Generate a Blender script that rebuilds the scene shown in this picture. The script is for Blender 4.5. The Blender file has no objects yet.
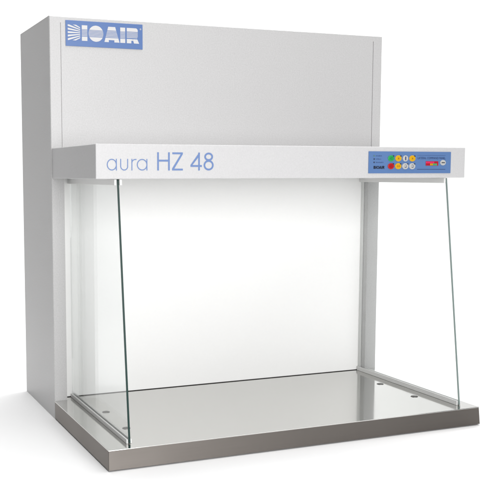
import bpy, bmesh, math
from mathutils import Matrix, Vector

S = bpy.context.scene
COL = S.collection
PI = math.pi

# ------------------------------------------------------------------ dimensions (metres)
W, H, D = 1.34, 1.4004, 0.4514
HD, H1, H2 = 0.5122, 0.8494, 0.9527        # hood depth, underside, top
TD, TZ = 0.6234, 0.0639                    # tray depth and top
CAV0, CAV1, CAVY = 0.0455, 1.2885, 0.044   # recess in the cabinet front
GL, GR = 0.0785, 1.2868                    # side glass planes
GT = 0.006

# ------------------------------------------------------------------ materials
def nd(nt, typ, **kw):
    n = nt.nodes.new(typ)
    for k, v in kw.items():
        setattr(n, k, v)
    return n

def base_mat(name, col, rough=0.5, metal=0.0, spec=0.5):
    m = bpy.data.materials.new(name)
    m.use_nodes = True
    b = m.node_tree.nodes['Principled BSDF']
    b.inputs['Base Color'].default_value = (*col, 1)
    b.inputs['Roughness'].default_value = rough
    b.inputs['Metallic'].default_value = metal
    b.inputs['Specular IOR Level'].default_value = spec
    return m, m.node_tree, b

def paint(name, col, rough=0.38, grain=230, bump=0.7, mottle=0.075, spec=0.45):
    """powder coated sheet steel: orange-peel bump and a faint fleck"""
    m, nt, b = base_mat(name, col, rough, 0, spec)
    tc = nd(nt, 'ShaderNodeTexCoord')
    n1 = nd(nt, 'ShaderNodeTexNoise'); n1.inputs['Scale'].default_value = grain
    n1.inputs['Detail'].default_value = 3
    nt.links.new(tc.outputs['Object'], n1.inputs['Vector'])
    bp = nd(nt, 'ShaderNodeBump'); bp.inputs['Strength'].default_value = bump
    bp.inputs['Distance'].default_value = 0.0006
    nt.links.new(n1.outputs['Fac'], bp.inputs['Height'])
    nt.links.new(bp.outputs['Normal'], b.inputs['Normal'])
    mr = nd(nt, 'ShaderNodeMapRange')
    mr.inputs['From Min'].default_value = 0.25; mr.inputs['From Max'].default_value = 0.75
    mr.inputs['To Min'].default_value = 1 - mottle; mr.inputs['To Max'].default_value = 1 + mottle
    nt.links.new(n1.outputs['Fac'], mr.inputs['Value'])
    mx = nd(nt, 'ShaderNodeVectorMath', operation='SCALE')
    mx.inputs[0].default_value = col
    nt.links.new(mr.outputs['Result'], mx.inputs['Scale'])
    nt.links.new(mx.outputs['Vector'], b.inputs['Base Color'])
    return m

def steel(name, col, rough, axis=0, streak=0.06, bump=0.05, aniso=0.0):
    """brushed stainless sheet, grain along one axis"""
    m, nt, b = base_mat(name, col, rough, 1.0)
    tc = nd(nt, 'ShaderNodeTexCoord')
    mp = nd(nt, 'ShaderNodeMapping')
    sc = [900, 900, 900]; sc[axis] = 6
    mp.inputs['Scale'].default_value = sc
    nt.links.new(tc.outputs['Object'], mp.inputs['Vector'])
    n1 = nd(nt, 'ShaderNodeTexNoise'); n1.inputs['Scale'].default_value = 1.0
    n1.inputs['Detail'].default_value = 2
    nt.links.new(mp.outputs['Vector'], n1.inputs['Vector'])
    n2 = nd(nt, 'ShaderNodeTexNoise'); n2.inputs['Scale'].default_value = 5.0
    n2.inputs['Detail'].default_value = 4
    nt.links.new(tc.outputs['Object'], n2.inputs['Vector'])
    ad = nd(nt, 'ShaderNodeMath', operation='ADD')
    nt.links.new(n1.outputs['Fac'], ad.inputs[0]); nt.links.new(n2.outputs['Fac'], ad.inputs[1])
    mr = nd(nt, 'ShaderNodeMapRange')
    mr.inputs['From Min'].default_value = 0.6; mr.inputs['From Max'].default_value = 1.4
    mr.inputs['To Min'].default_value = rough - streak; mr.inputs['To Max'].default_value = rough + streak
    nt.links.new(ad.outputs[0], mr.inputs['Value'])
    nt.links.new(mr.outputs['Result'], b.inputs['Roughness'])
    bp = nd(nt, 'ShaderNodeBump'); bp.inputs['Strength'].default_value = bump
    bp.inputs['Distance'].default_value = 0.0003
    nt.links.new(n1.outputs['Fac'], bp.inputs['Height'])
    nt.links.new(bp.outputs['Normal'], b.inputs['Normal'])
    if aniso:
        b.inputs['Anisotropic'].default_value = aniso
        tg = nd(nt, 'ShaderNodeCombineXYZ'); tg.inputs['Z'].default_value = 1.0
        nt.links.new(tg.outputs[0], b.inputs['Tangent'])
    return m

def glass_mat(name, tint, ior=1.5):
    m = bpy.data.materials.new(name); m.use_nodes = True
    nt = m.node_tree; nt.nodes.clear()
    out = nd(nt, 'ShaderNodeOutputMaterial')
    tr = nd(nt, 'ShaderNodeBsdfTransparent'); tr.inputs['Color'].default_value = (*tint, 1)
    gl = nd(nt, 'ShaderNodeBsdfGlossy'); gl.inputs['Roughness'].default_value = 0.0
    fr = nd(nt, 'ShaderNodeFresnel')
    ge = nd(nt, 'ShaderNodeNewGeometry')           # same reflectance at both faces of the sheet
    mr = nd(nt, 'ShaderNodeMapRange')
    mr.inputs['To Min'].default_value = ior; mr.inputs['To Max'].default_value = 1/ior
    nt.links.new(ge.outputs['Backfacing'], mr.inputs['Value'])
    nt.links.new(mr.outputs['Result'], fr.inputs['IOR'])
    mx = nd(nt, 'ShaderNodeMixShader')
    nt.links.new(fr.outputs[0], mx.inputs[0])
    nt.links.new(tr.outputs[0], mx.inputs[1]); nt.links.new(gl.outputs[0], mx.inputs[2])
    nt.links.new(mx.outputs[0], out.inputs['Surface'])
    return m

M = {}
M['body'] = paint('cabinet_paint', (0.53, 0.525, 0.525))
M['hood'] = paint('hood_paint', (0.55, 0.545, 0.55), bump=0.45, mottle=0.045)
M['filter'] = paint('filter_face', (0.92, 0.92, 0.91), rough=0.6, grain=260, bump=0.05, mottle=0.01, spec=0.2)
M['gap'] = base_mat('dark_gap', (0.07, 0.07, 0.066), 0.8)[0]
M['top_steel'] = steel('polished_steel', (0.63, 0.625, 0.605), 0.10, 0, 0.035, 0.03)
M['side_steel'] = steel('brushed_steel_darkened', (0.29, 0.265, 0.245), 0.60, 0, 0.05, 0.05, 0.9)  # same steel as the worktop; dark reflections are put into its colour
M['rail'] = paint('rail_finish', (0.78, 0.78, 0.77), rough=0.35, grain=500, bump=0.05, mottle=0.01, spec=0.5)
M['glass'] = glass_mat('clear_glass', (0.985, 0.993, 0.99), 1.45)
M['edge_backlit'] = base_mat('glass_edge_backlit', (0.20, 0.25, 0.24), 0.12, 0, 0.5)[0]  # same edge as the left; backdrop showing through is painted into its colour
M['edge'] = base_mat('glass_edge_green', (0.016, 0.042, 0.037), 0.2, 0, 0.2)[0]
M['plug'] = base_mat('plug_steel', (0.028, 0.026, 0.022), 0.45, 0.0)[0]
M['plugrim'] = base_mat('plug_rim', (0.22, 0.21, 0.2), 0.3, 1)[0]
M['blue'] = paint('label_blue', (0.088, 0.168, 0.39), rough=0.35, grain=900, bump=0.02, mottle=0.03, spec=0.4)
M['panelblue'] = paint('panel_blue', (0.098, 0.185, 0.385), rough=0.35, grain=900, bump=0.02, mottle=0.03, spec=0.4)
M['ink'] = base_mat('lettering_blue', (0.118, 0.20, 0.42), 0.45)[0]
M['white'] = base_mat('print_white', (0.62, 0.61, 0.61), 0.4)[0]
M['black'] = base_mat('print_black', (0.012, 0.014, 0.03), 0.4)[0]
M['navy'] = base_mat('print_navy', (0.022, 0.035, 0.12), 0.4)[0]
M['green'] = base_mat('key_green', (0.02, 0.32, 0.08), 0.3)[0]
M['red'] = base_mat('key_red', (0.42, 0.010, 0.014), 0.3)[0]
M['yellow'] = base_mat('key_yellow', (0.62, 0.34, 0.008), 0.3)[0]
M['keywhite'] = base_mat('key_white', (0.46, 0.46, 0.45), 0.3)[0]
M['pink'] = base_mat('display_pink', (0.75, 0.03, 0.13), 0.3)[0]
M['darkred'] = base_mat('display_red', (0.38, 0.01, 0.025), 0.3)[0]
M['dgreen'] = base_mat('display_green', (0.02, 0.42, 0.16), 0.3)[0]
M['sweep'] = base_mat('white_sweep', (0.90, 0.90, 0.90), 0.75, 0, 0.2)[0]

# ------------------------------------------------------------------ mesh helpers
class MB:
    def __init__(s):
        s.v, s.f, s.mi = [], [], []
    def face(s, pts, mi=0):
        n = len(s.v); s.v += [tuple(p) for p in pts]
        s.f.append(tuple(range(n, n + len(pts)))); s.mi.append(mi)
    def box(s, x0, x1, y0, y1, z0, z1, mi=0, c=0.0):
        if c <= 0:
            n = len(s.v)
            s.v += [(x, y, z) for x in (x0, x1) for y in (y0, y1) for z in (z0, z1)]
            for q in ((0,1,3,2),(4,6,7,5),(0,4,5,1),(2,3,7,6),(0,2,6,4),(1,5,7,3)):
                s.f.append(tuple(n + i for i in q)); s.mi.append(mi)
            return
        bm = bmesh.new()
        bmesh.ops.create_cube(bm, size=1)
        for v in bm.verts:
            v.co = Vector(((x0 + x1)/2 + v.co.x*(x1-x0), (y0+y1)/2 + v.co.y*(y1-y0), (z0+z1)/2 + v.co.z*(z1-z0)))
        bmesh.ops.bevel(bm, geom=bm.edges[:], offset=c, segments=2, affect='EDGES', profile=0.5)
        s.addbm(bm, mi)
    def addbm(s, bm, mi=0):
        n = len(s.v)
        bm.verts.index_update()
        s.v += [tuple(v.co) for v in bm.verts]
        for f in bm.faces:
            s.f.append(tuple(n + v.index for v in f.verts)); s.mi.append(mi)
        bm.free()
    def prism_x(s, yz, x0, x1, mi=0):
        """polygon in the y-z plane extruded along x"""
        k = len(yz)
        s.face([(x0, y, z) for y, z in yz], mi); s.face([(x1, y, z) for y, z in yz][::-1], mi)
        for i in range(k):
            a, b = yz[i], yz[(i+1) % k]
            s.face([(x0, *a), (x1, *a), (x1, *b), (x0, *b)], mi)
    def disc_y(s, cx, cz, rx, rz, y0, y1, mi=0, n=36, dome=0.0):
        """a low key facing -y: wall from y0 to y1 with a rounded shoulder"""
        rings = [(1.0, y0), (1.0, y1 + dome), (0.93, y1 + dome*0.35), (0.82, y1)]
        P = [[(cx + rx*k*math.cos(2*PI*i/n), y, cz + rz*k*math.sin(2*PI*i/n)) for i in range(n)] for k, y in rings]
        for a, b in zip(P, P[1:]):
            for i in range(n):
                j = (i+1) % n
                s.face([a[i], a[j], b[j], b[i]], mi)
        s.face(P[-1], mi)
    def disc_z(s, cx, cy, r, z0, z1, mi=0, n=40):
        lo = [(cx + r*math.cos(2*PI*i/n), cy + r*math.sin(2*PI*i/n), z0) for i in range(n)]
        hi = [(x, y, z1) for x, y, z in lo]
        for i in range(n):
            j = (i+1) % n
            s.face([lo[i], lo[j], hi[j], hi[i]], mi)
        s.face(hi, mi)
    def poly_y(s, pts, y, mi=0, th=0.0004):
        """flat printed shape lying on a surface that faces -y, with a film thickness"""
        k = len(pts)
        s.face([(x, y, z) for x, z in pts], mi)
        for i in range(k):
            a, b = pts[i], pts[(i+1) % k]
            s.face([(a[0], y, a[1]), (b[0], y, b[1]), (b[0], y+th, b[1]), (a[0], y+th, a[1])], mi)
    def stroke_y(s, pts, w, y, mi=0, closed=False):
        """a pen stroke of even width through (x, z) points"""
        n = len(pts); L, R = [], []
        for i in range(n):
            p = Vector(pts[i])
            if closed:
                a, b = Vector(pts[i-1]), Vector(pts[(i+1) % n])
            else:
                a, b = Vector(pts[max(i-1, 0)]), Vector(pts[min(i+1, n-1)])
            d1 = (p-a).normalized() if (p-a).length > 1e-9 else (b-p).normalized()
            d2 = (b-p).normalized() if (b-p).length > 1e-9 else d1
            t = (d1+d2).normalized() if (d1+d2).length > 1e-6 else d1
            nrm = Vector((-t.y, t.x)); k = 1/max(0.35, nrm.dot(Vector((-d1.y, d1.x))))
            L.append(p + nrm*w/2*k); R.append(p - nrm*w/2*k)
        for i in range(n if closed else n-1):
            j = (i+1) % n
            s.face([(q[0], y, q[1]) for q in (L[i], L[j], R[j], R[i])], mi)
    def build(s, name, mats, parent=None, smooth=False):
        me = bpy.data.meshes.new(name)
        me.from_pydata(s.v, [], s.f)
        if not isinstance(mats, (list, tuple)):
            mats = [mats]
        for m in mats:
            me.materials.append(m)
        for p, mi in zip(me.polygons, s.mi):
            p.material_index = mi; p.use_smooth = smooth
        bm = bmesh.new(); bm.from_mesh(me)
        if len(bm.faces) < 20000:
            bmesh.ops.remove_doubles(bm, verts=bm.verts, dist=1e-6)
            closed = all(e.is_manifold for e in bm.edges)
            if closed:
                bmesh.ops.recalc_face_normals(bm, faces=bm.faces)
        bm.to_mesh(me); bm.free()
        o = bpy.data.objects.new(name, me); COL.objects.link(o)
        if parent is not None:
            o.parent = parent
        return o

# ------------------------------------------------------------------ setting: white sweep
def sweep():
    mb = MB()
    x0, x1, y0, yw, R, top = -5.0, 8.5, -7.0, 3.4, 1.2, 4.2
    prof = [(y0, 0.0), (-3, 0), (0, 0), (yw - R, 0.0)]
    for i in range(1, 25):
        a = PI/2*i/24
        prof.append((yw - R + R*math.sin(a), R - R*math.cos(a)))
    prof.append((yw, top))
    for a, b in zip(prof, prof[1:]):
        mb.face([(x0, *a), (x1, *a), (x1, *b), (x0, *b)])
    o = mb.build('backdrop', M['sweep'], smooth=True)
    o['kind'] = 'structure'
    o['label'] = 'plain white studio floor curving up into a backdrop'
    return o
sweep()

# ------------------------------------------------------------------ the cabinet
root = bpy.data.objects.new('laminar_flow_cabinet', None)
COL.objects.link(root)
root['label'] = 'pale grey laminar flow cabinet with glass sides and steel tray on the white floor'
root['category'] = 'cabinet'

def cabinet_body():
    mb = MB(); b = 0.0022
    sl, sr, g, zt = 0.0396, 1.2988, 0.0011, 1.3790
    xs = sorted([b, sl-g, sl+g, CAV0, CAV1, sr-g, sr+g, W-b])
    zs = [b, TZ-0.02, H1+0.03, H1+0.06, zt, H-b]
    def depth(xm, zm):
        if CAV0 < xm < CAV1 and TZ-0.02 < zm < H1+0.03:
            return CAVY + 0.006
        if H1+0.06 < zm < zt and (abs(xm-sl) < g or abs(xm-sr) < g):
            return 0.0035
        return 0.0
    nx, nz = len(xs)-1, len(zs)-1
    dp = [[depth((xs[i]+xs[i+1])/2, (zs[j]+zs[j+1])/2) for j in range(nz)] for i in range(nx)]
    for i in range(nx):
        for j in range(nz):
            y = dp[i][j]
            deep = y > 0.04
            mb.face([(xs[i], y, zs[j]), (xs[i+1], y, zs[j]), (xs[i+1], y, zs[j+1]), (xs[i], y, zs[j+1])], 1 if deep else 0)
            if i+1 < nx and dp[i+1][j] != y:
                mb.face([(xs[i+1], y, zs[j]), (xs[i+1], dp[i+1][j], zs[j]), (xs[i+1], dp[i+1][j], zs[j+1]), (xs[i+1], y, zs[j+1])])
            if j+1 < nz and dp[i][j+1] != y:
                mb.face([(xs[i], y, zs[j+1]), (xs[i+1], y, zs[j+1]), (xs[i+1], dp[i][j+1], zs[j+1]), (xs[i], dp[i][j+1], zs[j+1])])
    fi = [(b, 0, b), (W-b, 0, b), (W-b, 0, H-b), (b, 0, H-b)]
    fo = [(0, b, 0), (W, b, 0), (W, b, H), (0, b, H)]
    bo = [(0, D-b, 0), (W, D-b, 0), (W, D-b, H), (0, D-b, H)]
    bi = [(b, D, b), (W-b, D, b), (W-b, D, H-b), (b, D, H-b)]
    for A, B in ((fi, fo), (fo, bo), (bo, bi)):
        for k in range(4):
            l = (k+1) % 4
            mb.face([A[k], A[l], B[l], B[k]])
    mb.face(bi[::-1])
    return mb.build('cabinet_body', [M['body'], M['gap']], root)
body = cabinet_body()

# filter face at the back of the recess, with its frame
mb = MB(); mb.box(CAV0+0.0015, CAV1-0.0015, CAVY, CAVY+0.004, TZ+0.0022, H1+0.0285, 0, 0.0006)
filt = mb.build('filter_panel', M['filter'], root)
for x0, x1 in ((CAV0+0.0006, CAV0+0.0032), (CAV1-0.0032, CAV1-0.0006)):
    mb = MB(); mb.box(x0, x1, 0.026, CAVY-0.0006, TZ+0.0045, H1+0.028, 0, 0.0005)
    mb.build('filter_frame', M['rail'], filt)

# hood
mb = MB()
hx0, hx1 = 0.0033, W-0.0033
mb.box(hx0, hx1, -HD, -0.0006, H1, H2, 0, 0.0022)
hood = mb.build('hood', M['hood'], root)

# brackets under the hood that clip the side glass
def bracket(xa, xb, yf):
    mb = MB()
    mb.box(xa, xb, yf, CAVY-0.002, H1-0.0185, H1-0.0004, 0, 0.001)
    return mb.build('glass_bracket', M['rail'], root)
bracket(GL-0.011, GL-GT/2-0.0004, -0.490)
bracket(GL+GT/2+0.0004, GL+0.011, -0.497)
bracket(GR-0.011, GR-GT/2-0.0004, -0.480)

# side glass: sheet with a slanting front edge
def side_glass(x, yb, yt, em, rh):
    e = 0.0022
    y1 = CAVY-0.0025
    z0, z1 = TZ+0.003, H1-0.001
    mb = MB()
    mb.prism_x([(yb+e, z0), (y1, z0), (y1, z1), (yt+e, z1)], x-GT/2, x+GT/2)
    g = mb.build('glass_panel', M['glass'], root)
    mb = MB()
    mb.prism_x([(yb, z0), (yb+e-0.0001, z0), (yt+e-0.0001, z1), (yt, z1)], x-GT/2, x+GT/2)
    mb.build('glass_edge', em, g)
    # channel on the tray
    mb = MB()
    for s in (-1, 1):
        a, c = sorted((x+s*(GT/2+0.0003), x+s*0.0085))
        mb.box(a, c, yb+0.004, y1-0.001, TZ+0.0002, TZ+rh, 0, 0.0012)
    mb.build('glass_rail', M['rail'], root)
    return g
gl = side_glass(GL, -0.5828, -0.4905, M['edge'], 0.0135)
gr = side_glass(GR, -0.5825, -0.4784, M['edge_backlit'], 0.0165)
gl['label'] = 'left glass side panel with dark green slanted edge'
gr['label'] = 'right glass side panel'

# steel work tray
def tray():
    mb = MB()
    zb = 0.004
    # apron: four folded walls, slightly wider at the foot
    bm = bmesh.new()
    bmesh.ops.create_cube(bm, size=1)
    for v in bm.verts:
        top = v.co.z > 0
        fl = -0.003 if top else 0.0035
        v.co = Vector((W+fl if v.co.x > 0 else 0.0, -0.0015 if v.co.y > 0 else -TD, TZ-0.0022 if top else zb))
    ed = [e for e in bm.edges if abs(e.verts[0].co.z-e.verts[1].co.z) > 0.01]
    bmesh.ops.bevel(bm, geom=ed, offset=0.002, segments=3, affect='EDGES', profile=0.5)
    mb.addbm(bm, 0)
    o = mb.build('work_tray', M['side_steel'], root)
    mt = MB()
    bm = bmesh.new()
    bmesh.ops.create_cube(bm, size=1)
    for v in bm.verts:
        v.co = Vector((W-0.003 if v.co.x > 0 else 0, -0.0015 if v.co.y > 0 else -TD, TZ if v.co.z > 0 else TZ-0.0021))
    ed = [e for e in bm.edges if all(v.co.z > TZ-0.0005 for v in e.verts) and any(v.co.y < -0.1 for v in e.verts)]
    bmesh.ops.bevel(bm, geom=ed, offset=0.0011, segments=3, affect='EDGES', profile=0.5)
    mt.addbm(bm, 0)
    mt.box(CAV0+0.001, CAV1-0.001, -0.0015, CAVY-0.0022, TZ-0.010, TZ, 0)
    t = mt.build('work_surface', M['top_steel'], o)
    for x in (0.1245, W-0.1185):
        for y in (-0.2065, -0.4175):
            p = MB()
            p.disc_z(x, y, 0.0132, TZ-0.001, TZ+0.0006, 1)
            p.disc_z(x, y, 0.0118, TZ, TZ+0.0012, 0)
            p.build('hole_plug', [M['plug'], M['plugrim']], o)
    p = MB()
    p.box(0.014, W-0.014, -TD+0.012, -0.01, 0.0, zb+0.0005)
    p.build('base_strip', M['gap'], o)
tray()

# ------------------------------------------------------------------ blue name plate
PX0, PX1, PZ0, PZ1 = 0.0568, 0.3368, 1.3020, 1.3882
mb = MB(); mb.box(PX0, PX1, -0.0022, -0.0002, PZ0, PZ1, 0, 0.0005)
plate = mb.build('name_plate', M['blue'], root)

def clip(poly, planes):
    for (a, b, c) in planes:                      # keep a*x + b*z <= c
        out = []
        for i in range(len(poly)):
            p, q = poly[i], poly[(i+1) % len(poly)]
            dp, dq = a*p[0]+b*p[1]-c, a*q[0]+b*q[1]-c
            if dp <= 0: out.append(p)
            if dp*dq < 0:
                t = dp/(dp-dq); out.append((p[0]+(q[0]-p[0])*t, p[1]+(q[1]-p[1])*t))
        poly = out
        if len(poly) < 3: return []
    return poly

def plate_logo():
    y = -0.0027
    mb = MB()
    px = (PX1-PX0)/77.3
    X = lambda p: PX0 + (p-65.5)*px*(1-0.012*(142.8-p)/77.3)
    zt, zb = PZ1 - 0.165*(PZ1-PZ0), PZ1 - 0.775*(PZ1-PZ0)
    h = zt-zb
    def Z(f): return zb + f*h
    def band(lf, rf, f0, f1, n=1):
        for k in range(n):
            a, b = f0+(f1-f0)*k/n, f0+(f1-f0)*(k+1)/n
            q = [(lf(a), Z(a)), (rf(a), Z(a)), (rf(b), Z(b)), (lf(b), Z(b))]
            mb.poly_y(q, y)
    def lines(lf, rf, f0, f1, n=5, duty=0.46):
        st = (f1-f0)/n
        for k in range(n):
            a = f0 + st*(k+0.5-duty/2); b = a+st*duty
            mb.poly_y([(lf(a), Z(a)), (rf(a), Z(a)), (rf(b), Z(b)), (lf(b), Z(b))], y)
    # B: rays fanning out to the left, clipped to a block with rounded right corners
    x0, x1 = X(67.6), X(79.9)
    cx, cz = x1+0.034, Z(0.5)
    w = x1-x0
    planes = [(-1, 0, -x0), (1, 0, x1), (0, 1, zt), (0, -1, -zb)]
    for sgn in (1, -1):
        for ang in (25, 50, 70):
            a, b = math.cos(math.radians(ang)), sgn*math.sin(math.radians(ang))
            rx, rz = x1-0.013, (zt-0.013 if sgn > 0 else zb+0.013)
            planes.append((a, b, a*rx+b*rz+0.013))
    n = 7
    for k in range(n):
        a0 = math.radians(180-30 + 60*(k+0.20)/n); a1 = math.radians(180-30 + 60*(k+0.74)/n)
        L = 0.2
        p = [(cx, cz), (cx+L*math.cos(a0), cz+L*math.sin(a0)), (cx+L*math.cos(a1), cz+L*math.sin(a1))]
        p = clip(p, planes)
        if p: mb.poly_y(p, y)
    # I
    for a, b in ((81.5, 87.0), (120.0, 125.0)):
        lf = lambda f, a=a: X(a); rf = lambda f, b=b: X(b)
        band(lf, rf, 0.0, 0.27); band(lf, rf, 0.74, 1.0); lines(lf, rf, 0.29, 0.73)
    # O
    ox, orx = (X(88.2)+X(103.0))/2, (X(103.0)-X(88.2))/2
    def half(f): return orx*math.sqrt(max(0.0, 1-((f-0.5)/0.52)**2))
    lf = lambda f: ox-half(f); rf = lambda f: ox+half(f)
    band(lf, rf, -0.018, 0.27, 10); band(lf, rf, 0.73, 1.018, 10); lines(lf, rf, 0.29, 0.72, 6)
    # A
    lf = lambda f: X(104.0 + 3.9*f); rf = lambda f: X(119.2 - 4.3*f)
    band(lf, rf, 0.76, 1.0); lines(lf, rf, 0.30, 0.74)
    band(lf, rf, 0.14, 0.28)
    band(lf, lambda f: X(108.4), 0, 0.14); band(lambda f: X(114.0), rf, 0, 0.14)
    # R
    lf = lambda f: X(126.6)
    def rr(f): return X(137.8 - 1.6*max(0, (f-0.86)/0.14)**2 - 1.2*max(0, (0.42-f)/0.12) if f > 0.30 else 139.0-1.9*(f/0.30))
    band(lf, rr, 0.76, 1.0, 4); lines(lf, rr, 0.33, 0.74)
    band(lf, lambda f: X(131.2), 0, 0.28); band(lambda f: X(133.9-1.2*f/0.28), lambda f: X(139.2-1.9*f/0.28), 0, 0.28)
    band(lambda f: X(131.2), lambda f: X(133.0), 0.17, 0.28)
    # registered mark
    c = (X(140.6), PZ1-0.0165)
    mb.stroke_y([(c[0]+0.0026*math.cos(2*PI*i/20), c[1]+0.0026*math.sin(2*PI*i/20)) for i in range(20)], 0.0008, y, 0, True)
    mb.box(c[0]-0.0008, c[0]+0.0008, y, y+0.0003, c[1]-0.0012, c[1]+0.0012)
    mb.build('logo_lettering', M['white'], plate)
plate_logo()

# ------------------------------------------------------------------ lettering on the hood
def arc(cx, cz, rx, rz, a0, a1, n=28):
    return [(cx+rx*math.cos(math.radians(a0+(a1-a0)*i/n)), cz+rz*math.sin(math.radians(a0+(a1-a0)*i/n))) for i in range(n+1)]

def hood_lettering():
    y = -HD-0.0005
    mb = MB()
    # photo column -> metres along the hood front
    K = [(107, 0.038), (148.5, 0.1681), (157, 0.1954), (214, 0.3835)]
    def X(p):
        t = 0
        for i, (a, va) in enumerate(K):
            l = va
            for j, (b, _) in enumerate(K):
                if j != i: l *= (p-b)/(a-b)
            t += l
        return t
    B, XH, CH = 0.8747, 0.9090, 0.9292
    w = 0.0030
    xm = (XH-B)/2; zc = B+xm
    def small_a(l, r):
        l, r = X(l)+w/2, X(r)-w/2
        rx = (r-l)/2
        mb.stroke_y(arc(l+rx, zc, rx, xm-w/2, 0, 360, 48)[:-1], w, y, 0, True)
        mb.stroke_y([(r, B), (r, XH)], w, y-0.0001)
    small_a(106.8, 116.9)
    l, r = X(120.3)+w/2, X(128.2)-w/2
    rx = (r-l)/2
    mb.stroke_y([(l, XH)] + arc(l+rx, B+w/2+rx, rx, rx, 180, 360) + [(r, XH)], w, y)
    l, r = X(131.5)+w/2, X(136.0)
    mb.stroke_y([(l, B), (l, XH)], w, y)
    mb.stroke_y(arc(l+0.0115, B+0.0225, 0.0115, XH-w/2-B-0.0225, 180, 75), w, y-0.0001)
    small_a(136.9, 147.4)
    mb.build('model_lettering', M['ink'], hood); mb = MB()
    w = 0.0056
    l, r = X(157.2)+w/2, X(169.8)-w/2
    mb.stroke_y([(l, B), (l, CH)], w, y); mb.stroke_y([(r, B), (r, CH)], w, y)
    mb.stroke_y([(l+w/2, B+0.0295), (r-w/2, B+0.0295)], w, y)
    l, r = X(172.0), X(182.8)
    mb.poly_y([(l+0.001, CH), (r, CH), (r, CH-w), (l+0.001, CH-w)], y)
    mb.poly_y([(l, B+w), (r, B+w), (r, B), (l, B)], y)
    mb.poly_y([(r-0.0072, CH-w), (r-0.0002, CH-w), (l+0.0075, B+w), (l, B+w)], y)
    mb.build('model_lettering', M['ink'], hood); mb = MB()
    l, r = X(190.4), X(201.8)
    st = r-0.0095
    mb.stroke_y([(st, B), (st, CH)], w, y)
    mb.poly_y([(l, B+0.0165), (r, B+0.0165), (r, B+0.0165-w), (l, B+0.0165-w)], y-0.0001)
    mb.poly_y([(l, B+0.0165), (l+0.0065, B+0.0165), (st+w/2, CH-0.0085), (st+w/2, CH), (st+0.0004, CH)], y-0.0002)
    cx = (X(203.5)+X(213.6))/2; ro = (X(213.6)-X(203.5))/2-w/2
    lo = 0.0155
    mb.stroke_y(arc(cx, B+lo+0.0005, ro, lo-w/2+0.0005, 0, 360, 56)[:-1], w, y, 0, True)
    up = (CH-B-2*lo-0.0015)/2+0.0017
    mb.stroke_y(arc(cx, CH-up, ro*0.84, up-w/2, 0, 360, 56)[:-1], w, y-0.0001, 0, True)
    mb.build('model_lettering', M['ink'], hood)
hood_lettering()

# ------------------------------------------------------------------ control panel
CX0, CX1, CZ0, CZ1 = 0.9425, 1.2750, 0.8650, 0.9374
mb = MB(); mb.box(CX0, CX1, -HD-0.0020, -HD-0.0002, CZ0, CZ1, 0, 0.0004)
panel = mb.build('control_panel', M['panelblue'], root)

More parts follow.
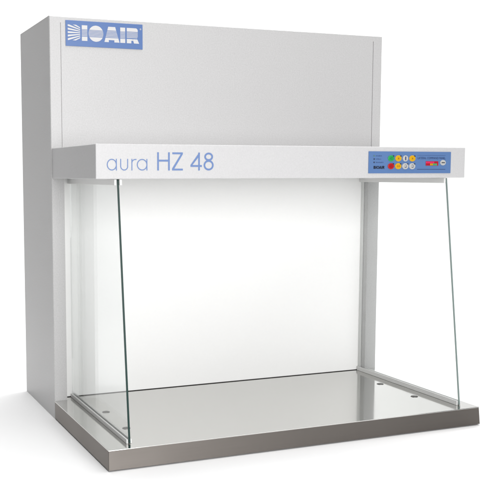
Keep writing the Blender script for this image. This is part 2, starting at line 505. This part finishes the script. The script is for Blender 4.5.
def panel_parts():
    yf = -HD-0.0020
    def X(p):                         # photo column -> metres (perspective along the hood)
        t = (p-368.3)/82.2
        return CX0 + (CX1-CX0)*(t*(0.985+0.015*t))
    def Z(p): return CZ1 - (p-151.4)/22.0*(CZ1-CZ0)
    rows = (158.3, 166.2)
    cols = (390.2, 397.4, 404.4, 411.3)
    kinds = (('green', 'yellow', 'keywhite', 'yellow'), ('red', 'yellow', 'keywhite', 'keywhite'))
    for r, pz in enumerate(rows):
        for c, pc in enumerate(cols):
            k = kinds[r][c]
            x, z = X(pc), Z(pz)
            b = MB()
            rx = 0.0108 if (r, c) == (0, 2) else 0.0126
            b.disc_y(x, z, rx, 0.0102, yf+0.0003, yf-0.0022, 0, 40, 0.0009)
            yy = yf-0.0026
            q = 0.0028
            if k == 'keywhite' and r == 0:
                b.poly_y([(x-0.002, z-0.006), (x+0.002, z-0.006), (x+0.002, z+0.006), (x-0.002, z+0.006)], yy, 1)
            elif k == 'keywhite':
                b.stroke_y(arc(x, z, 0.0048, 0.0045, 200, 500, 20), 0.0011, yy, 1)
                b.poly_y([(x-0.0005, z-0.004), (x+0.0035, z-0.004), (x+0.0015, z-0.001)], yy, 1)
            elif k == 'yellow' and r == 0:
                b.poly_y([(x-q, z-q), (x+q, z-q), (x+q*0.4, z+q), (x-q*0.4, z+q)], yy, 2)
            elif k == 'yellow':
                for s in (-1, 1):
                    b.stroke_y(arc(x+s*0.0036, z, 0.0022, 0.0022, 0, 360, 16)[:-1], 0.0010, yy, 2, True)
            elif k == 'green':
                b.stroke_y([(x-0.0050, z-0.002), (x-0.001, z+0.0015), (x+0.0055, z+0.0015)], 0.0016, yy, 2)
                b.stroke_y([(x-0.002, z-0.004), (x+0.004, z-0.004)], 0.0012, yy, 2)
            else:
                b.stroke_y(arc(x, z-0.0004, 0.0040, 0.0036, 130, 410, 20), 0.0013, yy, 2)
                b.stroke_y([(x, z), (x, z+0.0048)], 0.0013, yy, 2)
            dark = {'green': 'green', 'red': 'red', 'yellow': 'yellow', 'keywhite': 'keywhite'}[k]
            b.build('push_button', [M[dark], M['navy'], M['icon_'+k] if 'icon_'+k in M else M['navy']], panel)
            if not (r == 0 and c == 2):
                d = MB()
                d.box(x+0.0072, x+0.0112, yf-0.0030, yf+0.0002, z+0.0058, z+0.0096, 0, 0.0004)
                d.build('indicator', M['black'], panel)
    # status lamps and their captions
    for i, (pz, pe) in enumerate(((155.9, 381.2), (159.1, 380.2), (162.4, 382.8))):
        z = Z(pz)
        d = MB(); d.disc_y(X(373.6), z, 0.0021, 0.0024, yf+0.0002, yf-0.0014, 0, 20, 0.0005)
        d.build('status_lamp', M['lampgreen'] if i == 0 else M['black'], panel)
    t = MB()
    # captions too small to read in the photo: rows of tiny strokes
    import random
    rnd = random.Random(4)
    for pz, pe in ((155.9, 381.2), (159.1, 380.2), (162.4, 382.8)):
        x, z = X(375.3), Z(pz)
        while x < X(pe):
            w = rnd.uniform(0.0010, 0.0019)
            hgt = rnd.choice((0.0024, 0.0030, 0.0030, 0.0036))
            t.stroke_y([(x, z-0.0016), (x, z-0.0016+hgt)], 0.00065, yf-0.0004)
            if rnd.random() < 0.75:
                zz = z + rnd.choice((-0.0013, 0.0, 0.0012))
                t.stroke_y([(x, zz), (x+w*0.9, zz)], 0.0006, yf-0.0004)
            x += w+0.0006
    t.build('caption_print', M['navy'], panel)
    for pz, wd in ((155.1, 0.0006), (169.4, 0.0014)):
        t = MB(); t.stroke_y([(X(416.3), Z(pz)), (X(445.0), Z(pz))], wd, yf-0.0004)
        t.build('rule_line', M['navy'], panel)
    # built-in font for the two readable lines
    def text(body, x0, x1, z0, z1, mat, name, bold=0.0):
        cu = bpy.data.curves.new('text', 'FONT'); cu.body = body; cu.offset = bold
        ob = bpy.data.objects.new('text', cu); COL.objects.link(ob)
        bpy.context.view_layer.update()
        me = bpy.data.meshes.new_from_object(ob.evaluated_get(bpy.context.evaluated_depsgraph_get()))
        bpy.data.objects.remove(ob)
        xs = [v.co.x for v in me.vertices]; ys = [v.co.y for v in me.vertices]
        for v in me.vertices:
            v.co = (x0+(v.co.x-min(xs))/(max(xs)-min(xs))*(x1-x0), yf-0.0005, z0+(v.co.y-min(ys))/(max(ys)-min(ys))*(z1-z0))
        me.name = name; me.materials.clear(); me.materials.append(mat)
        o = bpy.data.objects.new(name, me); COL.objects.link(o); o.parent = panel
        return o
    text('LATERAL COMMAND PANEL', X(416.8), X(444.9), Z(159.0), Z(156.7), M['navy'], 'heading_print', 0.0)
    # heavy maker's mark drawn with the pen
    lx0, lx1, lz0, lz1 = X(373.2), X(383.9), Z(168.9), Z(166.0)
    sx, sz = lx1-lx0, lz1-lz0
    def put(pts, closed=False):
        b.stroke_y([(lx0+sx*p, lz0+sz*q) for p, q in pts], 0.0025, yf-0.0005, 0, closed)
    b = MB()
    put([(0.03, 0), (0.03, 1)]); put([(0.03, 0.88), (0.13, 0.88), (0.145, 0.72), (0.12, 0.53), (0.03, 0.53)])
    put([(0.12, 0.53), (0.16, 0.33), (0.14, 0.13), (0.03, 0.13)])
    put([(0.235, 0), (0.235, 1)])
    put([(0.40+0.095*math.cos(2*PI*k/20), 0.5+0.38*math.sin(2*PI*k/20)) for k in range(20)], True)
    put([(0.53, 0), (0.60, 0.86), (0.63, 0.86), (0.70, 0)]); put([(0.57, 0.28), (0.66, 0.28)])
    put([(0.76, 0), (0.76, 1)])
    put([(0.845, 0), (0.845, 1)]); put([(0.845, 0.88), (0.95, 0.88), (0.965, 0.68), (0.94, 0.48), (0.845, 0.48)]); put([(0.90, 0.48), (0.98, 0)])
    b.build('logo_print', M['black'], panel)
    # level display
    x0, x1, z0, z1 = X(424.9), X(437.6), Z(165.6), Z(161.1)
    d = MB(); d.box(x0, x1, yf-0.0012, yf+0.0002, z0, z1, 0, 0.0003)
    disp = d.build('level_display', M['darkred'], panel)
    b = MB(); n = 9; st = (x1-x0)/n
    for i in range(n):
        a = x0+st*(i+0.12); c = x0+st*(i+0.88)
        mid = z0+(z1-z0)*0.52
        if i < 6: b.poly_y([(a, mid), (c, mid), (c, z1-0.001), (a, z1-0.001)], yf-0.0018, 0)
        lo = 1 if i in (3, 4) else 2 if i in (5, 6, 7) else None
        if lo: b.poly_y([(a, z0+0.001), (c, z0+0.001), (c, mid-0.0004), (a, mid-0.0004)], yf-0.0018, lo)
    b.build('display_segments', [M['pink'], M['yellow'], M['dgreen']], panel)
    # oval key with a dark word-like bar
    x, z = X(442.4), Z(162.5)
    b = MB(); b.disc_y(x, z, 0.0118, 0.0092, yf+0.0003, yf-0.0020, 0, 40, 0.0009)
    b.poly_y([(x-0.0068, z-0.0014), (x+0.0068, z-0.0014), (x+0.0068, z+0.0014), (x-0.0068, z+0.0014)], yf-0.0024, 1)
    b.build('oval_button', [M['keywhite'], M['black']], panel)

M['icon_green'] = base_mat('icon_green', (0.01, 0.13, 0.045), 0.4)[0]
M['icon_red'] = base_mat('icon_red', (0.20, 0.004, 0.008), 0.4)[0]
M['icon_yellow'] = base_mat('icon_brown', (0.30, 0.12, 0.01), 0.4)[0]
M['lampgreen'] = base_mat('lamp_green', (0.10, 0.22, 0.14), 0.3)[0]
panel_parts()

# ------------------------------------------------------------------ light: studio softboxes and an added floor fill
def softbox(name, loc, aim, sx, sy, power, col=(1, 1, 1), spread=180):
    l = bpy.data.lights.new(name, 'AREA'); l.shape = 'RECTANGLE'
    l.size, l.size_y, l.energy, l.color = sx, sy, power, col
    l.spread = math.radians(spread)
    o = bpy.data.objects.new(name, l); COL.objects.link(o)
    o.location = loc
    d = Vector(aim)-Vector(loc)
    o.rotation_euler = d.to_track_quat('-Z', 'Y').to_euler()
    return o
softbox('overhead_softbox', (1.9, -0.3, 3.9), (1.9, -0.3, 0), 4.2, 5.0, 190)
softbox('front_softbox', (0.1, -5.0, 1.35), (-0.1, 0, 0.45), 2.8, 2.2, 52, spread=90)
softbox('backdrop_softbox', (3.4, 0.9, 4.2), (3.4, 3.4, 1.0), 6.4, 0.8, 150)
softbox('left_floor_fill', (-0.25, -0.1, 3.7), (-0.25, 0.0, 0), 0.5, 3.0, 10.5, spread=70)  # added fill lamp, lifts the floor shadow left of the cabinet

wd = bpy.data.worlds.new('World'); S.world = wd
wd.use_nodes = True
wd.node_tree.nodes['Background'].inputs['Color'].default_value = (1, 1, 1, 1)
wd.node_tree.nodes['Background'].inputs['Strength'].default_value = 0.05

# ------------------------------------------------------------------ camera
P = (-0.7808, -3.0783, 0.8642); yaw, pit, rol = 0.376, -0.1015, -0.0020
F, PCX, PCY = 907.83, 168.57, 266.45
f = Vector((math.sin(yaw)*math.cos(pit), math.cos(yaw)*math.cos(pit), math.sin(pit)))
r = f.cross(Vector((0, 0, 1))).normalized(); u = r.cross(f)
r2 = math.cos(rol)*r + math.sin(rol)*u; u2 = -math.sin(rol)*r + math.cos(rol)*u
cd = bpy.data.cameras.new('camera'); cam = bpy.data.objects.new('camera', cd); COL.objects.link(cam)
cd.sensor_width = 36; cd.sensor_fit = 'HORIZONTAL'
cd.lens = F/500*36
cd.shift_x = (250-PCX)/500; cd.shift_y = (PCY-250)/500
cd.clip_start = 0.05; cd.clip_end = 100
mw = Matrix((( r2.x, u2.x, -f.x, P[0]), (r2.y, u2.y, -f.y, P[1]), (r2.z, u2.z, -f.z, P[2]), (0, 0, 0, 1)))
cam.matrix_world = mw
S.camera = cam

S.render.engine = 'CYCLES'
S.cycles.use_denoising = True
S.cycles.max_bounces = 12
S.cycles.transparent_max_bounces = 16
S.cycles.caustics_reflective = True
S.cycles.sample_clamp_indirect = 6
S.render.film_transparent = False
S.view_settings.view_transform = 'Standard'
S.view_settings.look = 'None'
S.view_settings.exposure = 0.0
S.view_settings.gamma = 1
